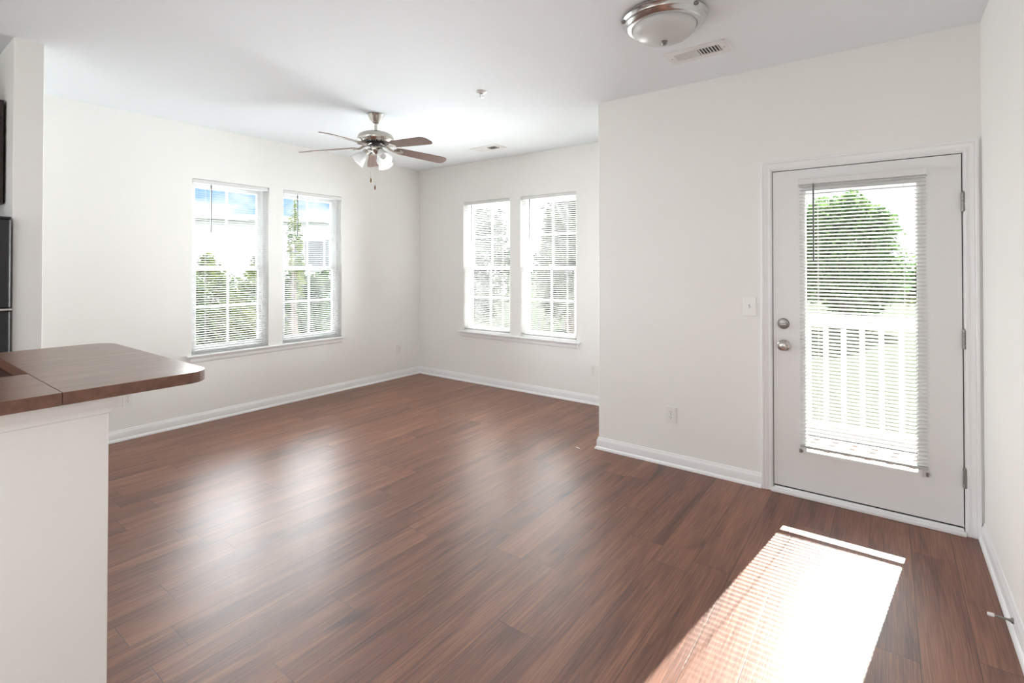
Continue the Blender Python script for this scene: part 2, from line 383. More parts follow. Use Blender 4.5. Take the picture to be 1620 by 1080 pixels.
# ------------------------------------------------------------------ baseboards: board, bevelled top, shoe moulding
BP = [(0, 0), (0.026, 0), (0.026, 0.006), (0.0235, 0.014), (0.018, 0.020), (0.0135, 0.022), (0.0135, 0.066), (0.011, 0.074), (0.006, 0.082), (0.005, 0.090), (0, 0.092)]
def baseboard(name, path):
    # walks with the room on its left hand
    bb = MB(); bb.sweep([(x, y, 0) for x, y in path], [(a, z) for a, z in BP], (0, 0, 1))
    return struct(bb.build(name, M['trim'], smooth=35), 'white baseboard with shoe moulding')
baseboard('baseboard_left', [(XA, YB - 0.0005), (XA, 0.736)])
baseboard('baseboard_back', [(XC, YB), (XA, YB)])
baseboard('baseboard_door_side', [(-0.664, YC), (XC, YC), (XC, YB - 0.027)])
baseboard('baseboard_right', [(XD, YR), (XD, YC)])
# ------------------------------------------------------------------ windows
def make_window(idx, axis, u0, u1, label):
    """Double-hung vinyl window, 2 x 2 lights in each sash. Local frame: u along the wall, d outwards from the room face."""
    def P(u, d, z): return (XA - d, u, z) if axis == 'x' else (u, YB + d, z)
    def bar(bb, ua, ub, da, db, za, zb):
        c = [P(u, d, z) for z in (za, zb) for (u, d) in ((ua, da), (ub, da), (ub, db), (ua, db))]
        bb.faces(c, [(3,2,1,0),(4,5,6,7),(0,1,5,4),(1,2,6,5),(2,3,7,6),(3,0,4,7)])
    f = MB(); fw = 0.030
    bar(f, u0, u0+fw, 0.066, T, WZ0, WZ1); bar(f, u1-fw, u1, 0.066, T, WZ0, WZ1)
    bar(f, u0+fw, u1-fw, 0.066, T, WZ1-fw, WZ1); bar(f, u0+fw, u1-fw, 0.066, T, WZ0, WZ0+0.022)
    fr = struct(f.build('window_%d' % idx, M['vinyl'], bevel=0.002), label)
    a, b2 = u0 + fw, u1 - fw; zm0, zm1 = 1.392, 1.462
    for nm, d0, za, zb, top in (('lower_sash', 0.078, WZ0+0.022, zm1-0.012, False), ('upper_sash', 0.112, zm0+0.012, WZ1-fw, True)):
        st = 0.036; s = MB(); d1 = d0 + 0.032
        rb, rt = (0.050, 0.044) if not top else (0.044, 0.036)
        bar(s, a, a+st, d0, d1, za, zb); bar(s, b2-st, b2, d0, d1, za, zb)
        bar(s, a+st, b2-st, d0, d1, za, za+rb); bar(s, a+st, b2-st, d0, d1, zb-rt, zb)
        so = s.build(nm, M['vinyl'], fr, bevel=0.002)
        um = (a + b2) / 2; zmid = (za+rb + zb-rt) / 2
        g = MB(); bar(g, um-0.009, um+0.009, d0+0.010, d0+0.022, za+rb, zb-rt); bar(g, a+st, b2-st, d0+0.0102, d0+0.0218, zmid-0.009, zmid+0.009); g.build('muntin_grid', M['vinyl'], so)
        p = MB(); bar(p, a+st-0.004, b2-st+0.004, d0+0.0145, d0+0.0175, za+rb-0.004, zb-rt+0.004); p.build('glass_pane', M['glass'], so)
        if not top:
            k = MB(); bar(k, um-0.03, um+0.03, d0+0.004, d0+0.030, zb, zb+0.012); k.build('sash_lock', M['vinyl'], so, bevel=0.003)
    return fr
make_window(1, 'x', *WA[0], 'left double-hung window of the left wall, white vinyl')
make_window(2, 'x', *WA[1], 'right double-hung window of the left wall, white vinyl')
make_window(3, 'y', *WB[0], 'left double-hung window of the back wall, white vinyl')
make_window(4, 'y', *WB[1], 'right double-hung window of the back wall, white vinyl')
def stool(idx, axis, u0, u1, label):
    def P(u, d, z): return (XA + d, u, z) if axis == 'x' else (u, YB - d, z)
    s = MB()
    prof = [(-0.060, 0.612), (0.034, 0.612), (0.040, 0.616), (0.042, 0.621), (0.040, 0.627), (0.034, 0.632), (-0.060, 0.632)]
    def ext(prof, ua, ub, bb):
        n = len(prof); v = [P(ua, d, z) for d, z in prof] + [P(ub, d, z) for d, z in prof]
        bb.faces(v, [tuple(range(n)), tuple(range(2*n-1, n-1, -1))] + [(i, (i+1) % n, n+(i+1) % n, n+i) for i in range(n)])
    inner = WA if axis == 'x' else WB
    front = [(d, z) for d, z in prof if d > 0]; face = [(0.0, 0.612)] + front + [(0.0, 0.632)]
    ext(face, u0, u1, s)
    for a, b_ in inner: ext([(-0.070, 0.612), (0.0, 0.612), (0.0, 0.632), (-0.070, 0.632)], a, b_, s)
    so = struct(s.build('trim_%d' % idx, M['trim'], smooth=50), label)
    ap = MB(); ext([(0, 0.562), (0.005, 0.560), (0.012, 0.566), (0.015, 0.578), (0.015, 0.596), (0.024, 0.604), (0.024, 0.612), (0, 0.612)], u0+0.03, u1-0.03, ap)
    ap.build('apron', M['trim'], so, smooth=35)
stool(1, 'x', 1.915, 3.572, 'white window stool and apron under the left wall windows')
stool(2, 'y', -4.372, -2.624, 'white window stool and apron under the back wall windows')

# ------------------------------------------------------------------ mini blinds
def make_blind(label, group, width, drop, tilt, wand_u, wand_len, spacing=0.0215, holddown=False):
    """Local frame: x along the blind from its left end, -y to the room, z = 0 at the top of the head rail."""
    t = thing('window_blind', label, 'blind', group=group)
    h = MB(); h.prism([(-0.013, 0), (-0.013, -0.032), (-0.009, -0.036), (0.013, -0.036), (0.013, 0)], 0, width,
                      Matrix(((0,0,1,0),(1,0,0,0),(0,1,0,0),(0,0,0,1)))); h.build('head_rail', M['slat'], t, bevel=0.0015)
    for x in (0.0, width):
        e = MB(); s_ = -0.004 if x == 0 else 0.0
        e.box(x + s_, x + s_ + 0.004, -0.0165, 0.0135, -0.040, 0.002); e.build('end_bracket', M['vinyl'], t, bevel=0.001)
    s = MB(); z = -0.050; n = 0
    cw = 0.0125; cT, sT = math.cos(tilt), math.sin(tilt)
    arc = [(-cw, 0.0), (-cw*0.55, 0.0011), (0, 0.0016), (cw*0.55, 0.0011), (cw, 0.0)]
    while z > -drop + 0.022:
        ring = [(q, w) for q, w in arc] + [(q, w - 0.0005) for q, w in arc[::-1]]
        v = []
        for x in (0.003, width - 0.003):
            for q, w in ring: v.append((x, q*cT - w*sT, z + q*sT + w*cT))
        m_ = len(ring); s.faces(v, [tuple(range(m_)), tuple(range(2*m_-1, m_-1, -1))] + [(i, (i+1) % m_, m_+(i+1) % m_, m_+i) for i in range(m_)])
        z -= spacing; n += 1
    s.build('slats', M['slat'], t, smooth=30)
    r = MB(); r.box(0.002, width-0.002, -0.0125, 0.0125, -drop, -drop+0.016); r.build('bottom_rail', M['brail'], t, bevel=0.003)
    for x in ((0.10, width-0.10) if width < 0.68 else (0.11, width-0.11)):
        c = MB()
        for y in (-0.0135, 0.0135): c.tube([(x, y, -0.034), (x, y, -drop+0.006)], 0.0007, 5)
        c.tube([(x+0.004, 0, -0.034), (x+0.004, 0, -drop+0.006)], 0.0008, 5)
        c.build('ladder_cord', M['cord'], t)
    w = MB(); w.tube([(wand_u, -0.022, -0.040), (wand_u, -0.023, -0.040-wand_len)], 0.0052, 6)
    w.tube([(wand_u, -0.014, -0.030), (wand_u, -0.020, -0.033), (wand_u, -0.022, -0.046)], 0.0022, 6); w.build('tilt_wand', M['wand'], t, smooth=40)
    if holddown:
        for x in (0.004, width - 0.004):
            k = MB(); k.box(x-0.006, x+0.006, -0.004, 0.034, -drop-0.036, -drop-0.026); k.box(x-0.006, x+0.006, -0.006, -0.002, -drop-0.036, -drop-0.012); k.build('hold_down_bracket', M['steel'], t, bevel=0.001)
    return t
gA = 'white mini blinds in the windows'
wA = WA[0][1] - WA[0][0] - 0.016
bl = make_blind('white mini blind in the left window of the long left wall', gA, wA, 1.605, math.radians(9), 0.150, 0.45)
bl.location = (XA - 0.016, WA[0][0] + 0.008, WZ1 - 0.003); bl.rotation_euler = (0, 0, PI/2)
dup(bl, 'white mini blind in the left wall window nearer the room corner', (XA - 0.016, WA[1][0] + 0.008, WZ1 - 0.003), PI/2)
wB = WB[0][1] - WB[0][0] - 0.016
bl = make_blind('white mini blind in the back wall window nearer the room corner', gA, wB, 1.592, math.radians(-13), 0.125, 0.45)
bl.location = (WB[0][0] + 0.008, YB + 0.016, WZ1 - 0.003)
dup(bl, 'white mini blind in the back wall window nearer the door', (WB[1][0] + 0.008, YB + 0.016, WZ1 - 0.003))

# ------------------------------------------------------------------ entry door with glazed light
SX0, SX1, SZ0, SZ1 = -0.593, 0.324, 0.043, 2.050
LX0, LX1, LZ0, LZ1 = -0.414, 0.140, 0.283, 1.920
dy0, dy1 = YC + 0.002, YC + 0.046
d = MB()
us = [SX0, LX0, LX1, SX1]; zs = [SZ0, LZ0, LZ1, SZ1]
for i in range(3):
    for j in range(3):
        if i == 1 and j == 1: continue
        # one clean ring of faces, front and back, inner and outer edges
        for y in (dy0, dy1): d.faces([(us[i], y, zs[j]), (us[i+1], y, zs[j]), (us[i+1], y, zs[j+1]), (us[i], y, zs[j+1])], [(0,1,2,3)])
for (xa, za, xb, zb) in ((SX0,SZ0,SX1,SZ0),(SX1,SZ0,SX1,SZ1),(SX1,SZ1,SX0,SZ1),(SX0,SZ1,SX0,SZ0),(LX0,LZ0,LX1,LZ0),(LX1,LZ0,LX1,LZ1),(LX1,LZ1,LX0,LZ1),(LX0,LZ1,LX0,LZ0)):
    d.faces([(xa, dy0, za), (xb, dy0, zb), (xb, dy1, zb), (xa, dy1, za)], [(0,1,2,3)])
bmesh.ops.remove_doubles(d.bm, verts=d.bm.verts, dist=1e-5)
door = struct(d.build('door_1', M['door']), 'white patio door with a full glass panel')
f = MB(); f.sweep([(LX0, dy0, LZ0), (LX1, dy0, LZ0), (LX1, dy0, LZ1), (LX0, dy0, LZ1)], [(-0.016, 0.0), (-0.014, 0.005), (-0.003, 0.006), (0.006, 0.002), (0.006, -0.040), (0.0, -0.040), (0.0, 0.0)], (0, -1, 0), closed=True)
f.build('glass_frame', M['door'], door, smooth=35)
g = MB(); g.box(LX0+0.001, LX1-0.001, dy0+0.018, dy0+0.024, LZ0+0.001, LZ1-0.001); g.build('glass_pane', M['glass'], door)
rot_y = Matrix.Rotation(PI/2, 4, 'X')           # local +z -> -y (towards the room)
db = MB(); db.lathe([(0, 0.0), (0.034, 0.0), (0.034, 0.006), (0.031, 0.011), (0.020, 0.014), (0, 0.014)], 28, Matrix.Translation((-0.535, dy0, 1.076)) @ rot_y)
dbo = db.build('deadbolt', M['steel'], door, smooth=40)
tb = MB(); tb.prism(rrect(-0.022, 0.022, -0.006, 0.006, 0.005), 0.013, 0.028, Matrix.Translation((-0.535, dy0, 1.074)) @ rot_y); tb.build('thumb_turn', M['steel'], dbo, bevel=0.002)
kb = MB(); kb.lathe([(0, 0), (0.036, 0.0), (0.036, 0.005), (0.030, 0.010), (0.014, 0.014), (0.011, 0.030), (0.018, 0.040), (0.027, 0.050), (0.0285, 0.060), (0.024, 0.070), (0.012, 0.074), (0, 0.074)], 32, Matrix.Translation((-0.533, dy0, 0.938)) @ rot_y)
kbo = kb.build('door_knob', M['nickel'], door, smooth=40)
pb = MB(); pb.lathe([(0, 0.073), (0.008, 0.073), (0.008, 0.078), (0.006, 0.080), (0, 0.080)], 16, Matrix.Translation((-0.533, dy0, 0.938)) @ rot_y); pb.build('lock_button', M['steel'], kbo, smooth=40)
for zc in (1.789, 1.048, 0.304):
    hg = MB()
    for k in range(5): hg.lathe([(0, k*0.0205 - 0.051), (0.0075, k*0.0205 - 0.051), (0.0078, k*0.0205 - 0.049), (0.0078, k*0.0205 - 0.0335), (0.0075, k*0.0205 - 0.0315), (0, k*0.0205 - 0.0315)], 12, Matrix.Translation((0.330, YC - 0.006, zc)))
    hg.lathe([(0, 0.051), (0.006, 0.051), (0.004, 0.057), (0, 0.058)], 12, Matrix.Translation((0.330, YC - 0.006, zc)))
    hg.box(0.3215, 0.3385, YC - 0.003, YC + 0.001, zc - 0.051, zc + 0.051)
    hg.build('hinge', M['steel'], door, smooth=40)
# jamb, casing and sill
j = MB()
j.box(DX0, SX0 - 0.005, YC - 0.0005, YC + T, 0.0, DZ1); j.box(SX1 + 0.005, DX1, YC - 0.0005, YC + T, 0.0, DZ1); j.box(SX0 - 0.005, SX1 + 0.005, YC - 0.0005, YC + T, SZ1 + 0.005, DZ1)
j.box(SX0 - 0.006, SX0 + 0.010, dy1 + 0.002, YC + T, 0.0, SZ1 + 0.005); j.box(SX1 - 0.010, SX1 + 0.006, dy1 + 0.002, YC + T, 0.0, SZ1 + 0.005); j.box(SX0, SX1, dy1 + 0.002, YC + T, SZ1 - 0.010, SZ1 + 0.006)
struct(j.build('trim_3', M['trim']), 'white jamb around the patio door')
CASP = [(0, 0), (0, 0.009), (0.004, 0.012), (0.009, 0.012), (0.012, 0.009), (0.020, 0.009), (0.024, 0.012), (0.038, 0.015), (0.042, 0.013), (0.046, 0.017), (0.054, 0.018), (0.058, 0.016), (0.058, 0)]
c = MB(); c.sweep([(DX1 - 0.010, YC, 0), (DX1 - 0.010, YC, DZ1 - 0.010), (DX0 + 0.008, YC, DZ1 - 0.010), (DX0 + 0.008, YC, 0)], [(-a, bq) for a, bq in CASP], (0, -1, 0))
struct(c.build('trim_4', M['trim'], smooth=30), 'white moulded casing around the patio door')
s = MB(); s.box(DX0 + 0.004, DX1 - 0.012, YC - 0.030, YC + T + 0.03, 0.0, 0.020); s.box(SX0, SX1, YC - 0.006, YC + T, 0.020, 0.034)
struct(s.build('trim_5', M['trim'], bevel=0.004), 'white door threshold')
s = MB(); s.box(SX0 + 0.003, SX1 - 0.003, dy0 + 0.004, dy1 - 0.004, 0.034, 0.0435); s.build('door_sweep', M['dark'], door)
s = MB(); s.box(SX0 - 0.0048, SX0 - 0.0004, YC + 0.012, YC + 0.044, 0.05, SZ1 + 0.0045); s.box(SX1 + 0.0004, SX1 + 0.0048, YC + 0.012, YC + 0.044, 0.05, SZ1 + 0.0045); s.box(SX0 - 0.0004, SX1 + 0.0004, YC + 0.012, YC + 0.044, SZ1 + 0.0004, SZ1 + 0.0046)
s.build('gap_shade_strip', M['dark'], door)  # dark strips added as painted shade in the gap round the door
bl = make_blind('white mini blind hanging on the glazed patio door', None, 0.618, 1.668, math.radians(21), 0.080, 0.47, holddown=True)
bl.location = (-0.442, YC - 0.022, 1.985)

# ------------------------------------------------------------------ outlets and switch. Local frame: face towards -y
def plate_base(t, w, h):
    p = MB(); p.prism(rrect(-w/2, w/2, -h/2, h/2, 0.004, 3), 0.0, 0.0055, rot_y); return p.build('cover_plate', M['plate'], t, bevel=0.0015)
def make_outlet(label, loc, rz):
    t = thing('power_outlet', label, 'outlet', loc, rz, 'duplex wall outlets'); plate_base(t, 0.074, 0.118)
    for dz in (0.0195, -0.0195):
        q = MB(); q.prism([(x, y + dz) for x, y in rrect(-0.0165, 0.0165, -0.0140, 0.0140, 0.009, 5)], 0.004, 0.0075, rot_y); ro = q.build('receptacle', M['plate'], t)
        for x, hh in ((-0.0065, 0.008), (0.0065, 0.0065)):
            k = MB(); k.box(x - 0.0012, x + 0.0012, -0.0080, -0.0070, dz + 0.004 - hh/2, dz + 0.004 + hh/2); k.build('slot', M['dark'], ro)
        k = MB(); k.lathe([(0, 0.0070), (0.0026, 0.0070), (0.0026, 0.0080), (0, 0.0080)], 10, Matrix.Translation((0, 0, dz - 0.0075)) @ rot_y); k.build('ground_hole', M['dark'], ro)
    k = MB(); k.lathe([(0, 0.005), (0.003, 0.005), (0.003, 0.0062), (0, 0.0066)], 10, rot_y); k.build('screw', M['steel'], t)
    return t
o1 = make_outlet('white duplex outlet on the wall left of the patio door', (-1.262, YC, 0.368), 0)
dup(o1, 'white duplex outlet low on the left wall near the room corner', (XA, 4.403, 0.365), PI/2)
dup(o1, 'white duplex outlet low on the back wall beside the projecting corner', (-2.472, YB, 0.358), 0)
dup(o1, 'white duplex outlet just under the overhanging bar end', (XA, 1.482, 0.338), PI/2)
t = thing('cable_jack', 'blank white wall plate beside the outlet under the bar end', 'wall plate', (XA, 1.398, 0.345), PI/2); plate_base(t, 0.074, 0.118)
k = MB(); k.lathe([(0, 0.005), (0.006, 0.005), (0.006, 0.009), (0.0045, 0.010), (0.0045, 0.014), (0, 0.014)], 12, rot_y); k.build('jack', M['plate'], t, smooth=40)
t = thing('light_switch', 'white toggle light switch beside the patio door casing', 'light switch', (-0.735, YC, 1.177)); plate_base(t, 0.080, 0.124)
k = MB(); k.box(-0.005, 0.005, -0.0065, -0.005, -0.012, 0.012); k.build('toggle_collar', M['brail'], t)
k = MB(); k.box(-0.004, 0.004, -0.020, -0.005, -0.005, 0.005, Matrix.Rotation(math.radians(24), 4, 'X')); k.build('toggle', M['vinyl'], t, bevel=0.001)
for dz in (0.030, -0.030):
    k = MB(); k.lathe([(0, 0.005), (0.003, 0.005), (0.003, 0.0062), (0, 0.0066)], 10, Matrix.Translation((0, 0, dz)) @ rot_y); k.build('screw', M['plate'], t)

# ------------------------------------------------------------------ ceiling fan
FX, FY = -3.503, 2.764
fan = thing('ceiling_fan', 'brushed nickel ceiling fan with five dark wood blades and light kit', 'ceiling fan', (FX, FY, H))
def Z(z): return z - H
k = MB(); k.lathe([(0, 0), (0.068, 0), (0.069, -0.006), (0.064, -0.014), (0.060, -0.024), (0.050, -0.048), (0.044, -0.060), (0.040, -0.070), (0.030, -0.078), (0.018, -0.082), (0, -0.082)], 36); k.build('canopy', M['nickel'], fan, smooth=40)
k = MB(); k.lathe([(0, -0.078), (0.0125, -0.078), (0.0125, -0.160), (0, -0.160)], 20); k.build('downrod', M['nickel'], fan, smooth=40)
k = MB(); k.lathe([(0, Z(2.596)), (0.024, Z(2.596)), (0.030, Z(2.590)), (0.075, Z(2.586)), (0.115, Z(2.576)), (0.140, Z(2.561)), (0.150, Z(2.543)), (0.151, Z(2.528)), (0.146, Z(2.516)), (0.128, Z(2.508)), (0.122, Z(2.500)), (0.098, Z(2.494)), (0.070, Z(2.490)), (0, Z(2.490))], 48)
mo = k.build('motor_housing', M['nickel'], fan, smooth=35)
k = MB()
for i in range(36):
    a = 2*PI*i/36; k.box(-0.0022, 0.0022, 0.098, 0.118, Z(2.4905), Z(2.500), Matrix.Rotation(a, 4, 'Z'))
k.build('vent_ring', M['steel'], mo)
k = MB(); k.lathe([(0, Z(2.492)), (0.088, Z(2.492)), (0.090, Z(2.484)), (0.080, Z(2.474)), (0.052, Z(2.470)), (0, Z(2.470))], 36); k.build('flywheel', M['dark'], fan, smooth=40)
PH = 143.0
for i in range(5):
    rot = Matrix.Rotation(math.radians(PH + 72*i), 4, 'Z')
    droop = Matrix.Translation((0.17, 0, Z(2.455))) @ Matrix.Rotation(math.radians(4.2), 4, 'Y') @ Matrix.Rotation(math.radians(-12), 4, 'X')
    out = [(0.0, -0.030), (0.012, -0.045), (0.05, -0.056), (0.20, -0.061), (0.36, -0.066), (0.44, -0.066), (0.472, -0.056), (0.488, -0.034), (0.492, 0.0)]
    out = out + [(x, -y) for x, y in out[-2::-1]]
    bl_ = MB(); bl_.prism(out, -0.003, 0.003, rot @ droop); bo = bl_.build('blade', M['blade'], fan, bevel=0.001)
    ir = MB()
    for sgn in (-1, 1):
        pts = [(0.070, 0.010*sgn, Z(2.480)), (0.100, 0.016*sgn, Z(2.474)), (0.125, 0.012*sgn, Z(2.456)), (0.150, 0.010*sgn, Z(2.447)), (0.175, 0.020*sgn, Z(2.447)), (0.205, 0.034*sgn, Z(2.446))]
        ir.tube([rot @ Vector(p) for p in pts], [0.007, 0.007, 0.0065, 0.0065, 0.006, 0.005], 8)
    ir.prism([(-0.012, -0.028), (0.035, -0.044), (0.068, -0.030), (0.080, 0.0), (0.068, 0.030), (0.035, 0.044), (-0.012, 0.028)], -0.0075, -0.0032, rot @ droop)
    for x, y in ((0.025, -0.026), (0.025, 0.026), (0.058, 0.0)):
        ir.lathe([(0, -0.0095), (0.005, -0.0090), (0.006, -0.0072), (0, -0.0072)], 10, rot @ droop @ Matrix.Translation((x, y, 0)))
    ir.build('blade_iron', M['nickel'], fan, smooth=40)
k = MB(); k.lathe([(0, Z(2.472)), (0.044, Z(2.472)), (0.046, Z(2.462)), (0.046, Z(2.434)), (0.040, Z(2.424)), (0.030, Z(2.418)), (0.016, Z(2.404)), (0.008, Z(2.398)), (0, Z(2.396))], 32); k.build('switch_housing', M['nickel'], fan, smooth=40)
for az_ in (-12, 108, 228):
    rot = Matrix.Rotation(math.radians(az_), 4, 'Z')
    ar = MB(); ar.tube([rot @ Vector(p) for p in ((0.030, 0, Z(2.440)), (0.055, 0, Z(2.440)), (0.068, 0, Z(2.432)), (0.076, 0, Z(2.420)))], 0.009, 10)
    ax = Matrix.Translation((0.074, 0, Z(2.424))) @ Matrix.Rotation(math.radians(180 - 42), 4, 'Y')
    ar.lathe([(0, -0.004), (0.020, -0.004), (0.027, 0.002), (0.028, 0.020), (0.024, 0.022), (0, 0.022)], 24, rot @ ax)
    ao = ar.build('lamp_arm', M['nickel'], fan, smooth=40)
    sh = MB(); pr = [(0.024, 0.012), (0.026, 0.024), (0.030, 0.036), (0.040, 0.052), (0.047, 0.070), (0.052, 0.090), (0.060, 0.112), (0.068, 0.128)]
    sh.lathe(pr, 36, rot @ ax); sh.build('glass_shade', M['opal'], ao, smooth=50)
    bu = MB(); bu.lathe([(0, 0.020), (0.012, 0.022), (0.014, 0.045), (0.024, 0.070), (0.027, 0.085), (0.020, 0.100), (0, 0.106)], 20, rot @ ax); bu.build('bulb', M['opal'], ao, smooth=60)
for x, y, zb in ((-0.038, -0.020, 2.158), (0.024, -0.026, 2.088)):
    ch = MB(); ch.tube([(x, y, Z(2.420)), (x, y, Z(zb + 0.045))], 0.0012, 6); co = ch.build('pull_chain', M['nickel'], fan)
    bd = MB(); bd.lathe([(0, zb - H), (0.004, zb - H + 0.002), (0.0068, zb - H + 0.014), (0.0062, zb - H + 0.026), (0.003, zb - H + 0.040), (0.0015, zb - H + 0.046), (0, zb - H + 0.046)], 14, Matrix.Translation((x, y, 0))); bd.build('chain_pull', M['bead'], co, smooth=60)

# ------------------------------------------------------------------ flush dome light
lm = thing('ceiling_light', 'chrome flush dome ceiling light with frosted white glass bowl', 'ceiling light', (-0.925, 2.575, H))
k = MB(); k.lathe([(0, 0), (0.205, 0), (0.214, -0.006), (0.216, -0.016), (0.208, -0.024), (0.204, -0.034), (0.196, -0.040), (0.190, -0.050), (0.180, -0.056), (0.164, -0.058), (0.158, -0.052), (0, -0.048)], 64); k.build('pan', M['chrome'], lm, smooth=30)
k = MB(); k.lathe([(0.160, -0.050), (0.161, -0.058), (0.156, -0.072), (0.142, -0.090), (0.118, -0.107), (0.085, -0.119), (0.045, -0.126), (0.012, -0.128), (0, -0.128)], 64); k.build('glass_bowl', M['opal'], lm, smooth=60)
k = MB(); k.lathe([(0, -0.126), (0.015, -0.126), (0.017, -0.129), (0.012, -0.132), (0.011, -0.137), (0.014, -0.141), (0.010, -0.147), (0, -0.149)], 20); k.build('finial', M['steel'], lm, smooth=40)
for a in (215, 335, 95):
    k = MB(); k.lathe([(0, 0), (0.007, 0.0), (0.009, 0.004), (0.009, 0.012), (0.006, 0.016), (0, 0.017)], 14, Matrix.Rotation(math.radians(a), 4, 'Z') @ Matrix.Translation((0.204, 0, -0.026)) @ Matrix.Rotation(PI/2, 4, 'Y')); k.build('thumb_screw', M['steel'], lm, smooth=40)

# ------------------------------------------------------------------ ceiling registers
def make_vent(label, cx, cy):
    t = thing('ceiling_vent', label, 'vent', (cx, cy, H), 0, 'white ceiling air registers')
    L_, W_ = 0.362, 0.192; l2, w2 = 0.265, 0.098
    f = MB()
    for x0, x1, y0, y1 in ((-L_/2, -l2/2, -W_/2, W_/2), (l2/2, L_/2, -W_/2, W_/2), (-l2/2, l2/2, -W_/2, -w2/2), (-l2/2, l2/2, w2/2, W_/2)):
        f.box(x0, x1, y0, y1, -0.007, 0)
    f.build('face_frame', M['ventw'], t)
    bk = MB(); bk.box(-l2/2, l2/2, -w2/2, w2/2, -0.0008, 0.0); bk.build('duct_opening', M['duct'], t)
    lv = MB(); n = 15
    for i in range(n):
        x = -l2/2 + (i + 0.5) * l2 / n; sg = -1 if i < n / 2 else 1
        lv.box(-0.0075, 0.0075, -w2/2, w2/2, -0.0004, 0.0004, Matrix.Translation((x, 0, -0.006)) @ Matrix.Rotation(sg * math.radians(30), 4, 'Y'))
    lv.build('louvers', M['ventw'], t)
    for x in (-l2/2 - 0.022, l2/2 + 0.022):
        k = MB(); k.lathe([(0, -0.0085), (0.004, -0.0080), (0.0045, -0.0068), (0, -0.0068)], 10, Matrix.Translation((x, 0, 0))); k.build('screw', M['steel'], t)
    return t
v1 = make_vent('white ceiling register beside the dome light', -0.916, 3.120)
dup(v1, 'white ceiling register above the back wall windows', (-3.510, 4.285, H))
sp = thing('fire_sprinkler', 'small white and chrome fire sprinkler head on the ceiling', 'sprinkler', (-2.415, 2.872, H))
k = MB(); k.lathe([(0, 0), (0.040, 0), (0.041, -0.003), (0.034, -0.008), (0.020, -0.012), (0, -0.012)], 28); k.build('escutcheon', M['ventw'], sp, smooth=40)
k = MB(); k.lathe([(0, -0.010), (0.014, -0.010), (0.014, -0.020), (0.008, -0.024), (0, -0.024)], 16)
for sg in (-1, 1): k.tube([(0.010*sg, 0, -0.022), (0.013*sg, 0, -0.032), (0.004*sg, 0, -0.044)], 0.0025, 6)
k.build('frame_arms', M['chrome'], sp, smooth=40)
k = MB(); k.lathe([(0, -0.044), (0.014, -0.044), (0.014, -0.0455), (0, -0.047)], 16); k.build('deflector', M['chrome'], sp)

# ------------------------------------------------------------------ door stop and the scrap on the floor
ds = thing('door_stop', 'slim metal door stop with white tip on the right baseboard', 'door stop', (XD - 0.0135, 2.785, 0.045), 0)
k = MB(); k.lathe([(0, 0), (0.012, 0.0), (0.011, 0.004), (0.006, 0.010), (0.0042, 0.016), (0.0042, 0.060), (0, 0.060)], 14, Matrix.Rotation(-PI/2, 4, 'Y')); k.build('rod', M['steel'], ds, smooth=40)
k = MB(); k.lathe([(0, 0.055), (0.0068, 0.055), (0.0072, 0.058), (0.0072, 0.072), (0.0055, 0.076), (0, 0.076)], 14, Matrix.Rotation(-PI/2, 4, 'Y')); k.build('rubber_tip', M['rubber'], ds, smooth=40)
k = MB(); k.prism([(-0.024, -0.004), (0.020, -0.006), (0.026, 0.001), (0.010, 0.005), (-0.022, 0.004)], 0.0, 0.002, Matrix.Rotation(math.radians(-20), 4, 'Z'))
sc_ = k.build('paper_scrap', M['rubber'], bevel=0.0005); sc_.location = (-1.98, 3.545, 0.0); tag(sc_, 'tiny white paper scrap lying on the floor near the wall corner', 'scrap')

# ------------------------------------------------------------------ breakfast bar, kitchen corner
bar = thing('breakfast_bar', 'brown laminate raised bar top with rounded end on the half wall', 'bar counter', (-2.2, 0.0, 1.032))
BX, BZ = bar.location.x, bar.location.z
def slab(bb, pts, z0, z1):
    bb.prism([(x - BX, y) for x, y in pts], z0 - BZ, z1 - BZ)
def corner(cx, cy, r, a0, a1, n=8): return [(cx + r*math.cos(a0 + (a1-a0)*k/n), cy + r*math.sin(a0 + (a1-a0)*k/n)) for k in range(n+1)]
def glare_top(o):
    o.data.materials.append(M['cedge'])
    for p in o.data.polygons: p.material_index = 0 if p.normal.z > 0.5 else 1
k = MB(); slab(k, [(-2.388, -1.75), (-1.952, -1.75), (-1.952, 0.4070), (-2.388, 0.4070)], 1.032, 1.070); glare_top(k.build('bar_slab', M['ctop'], bar, bevel=0.0012))
k = MB(); slab(k, [(-3.075, 0.4085), (-1.952, 0.4085)] + corner(-2.032, 0.740, 0.080, 0, PI/2) + corner(-2.985, 0.730, 0.090, PI/2, PI, 8), 1.032, 1.070); glare_top(k.build('end_slab', M['ctop'], bar, bevel=0.0012))
k = MB(); k.sweep([(-2.030, -1.70, 0), (-2.030, 0.540, 0), (-2.98, 0.540, 0)], [(0, 0.966), (0, 1.032), (-0.024, 1.032), (-0.024, 1.018), (-0.020, 1.004), (-0.010, 0.990), (-0.006, 0.982), (-0.006, 0.970), (-0.003, 0.966)], (0, 0, 1))
struct(k.build('trim_6', M['wall'], smooth=30), 'painted moulding under the bar top')
lc = thing('lower_countertop', 'dark brown lower kitchen counter behind the raised bar', 'countertop', (-2.6, -0.6, 0.876))
k = MB(); k.box(-0.42, 0.448, -1.10, 1.000, 0.0, 0.038); glare_top(k.build('work_surface', M['ctop'], lc, bevel=0.002))
k = MB(); k.box(-0.42, 0.212, 1.000, 1.0085, 0.038, 0.156); k.build('backsplash', M['mahogany'], lc)
bc = thing('base_cabinet', 'dark wood base cabinet under the lower kitchen counter', 'cabinet', (-2.58, -0.6, 0.0))
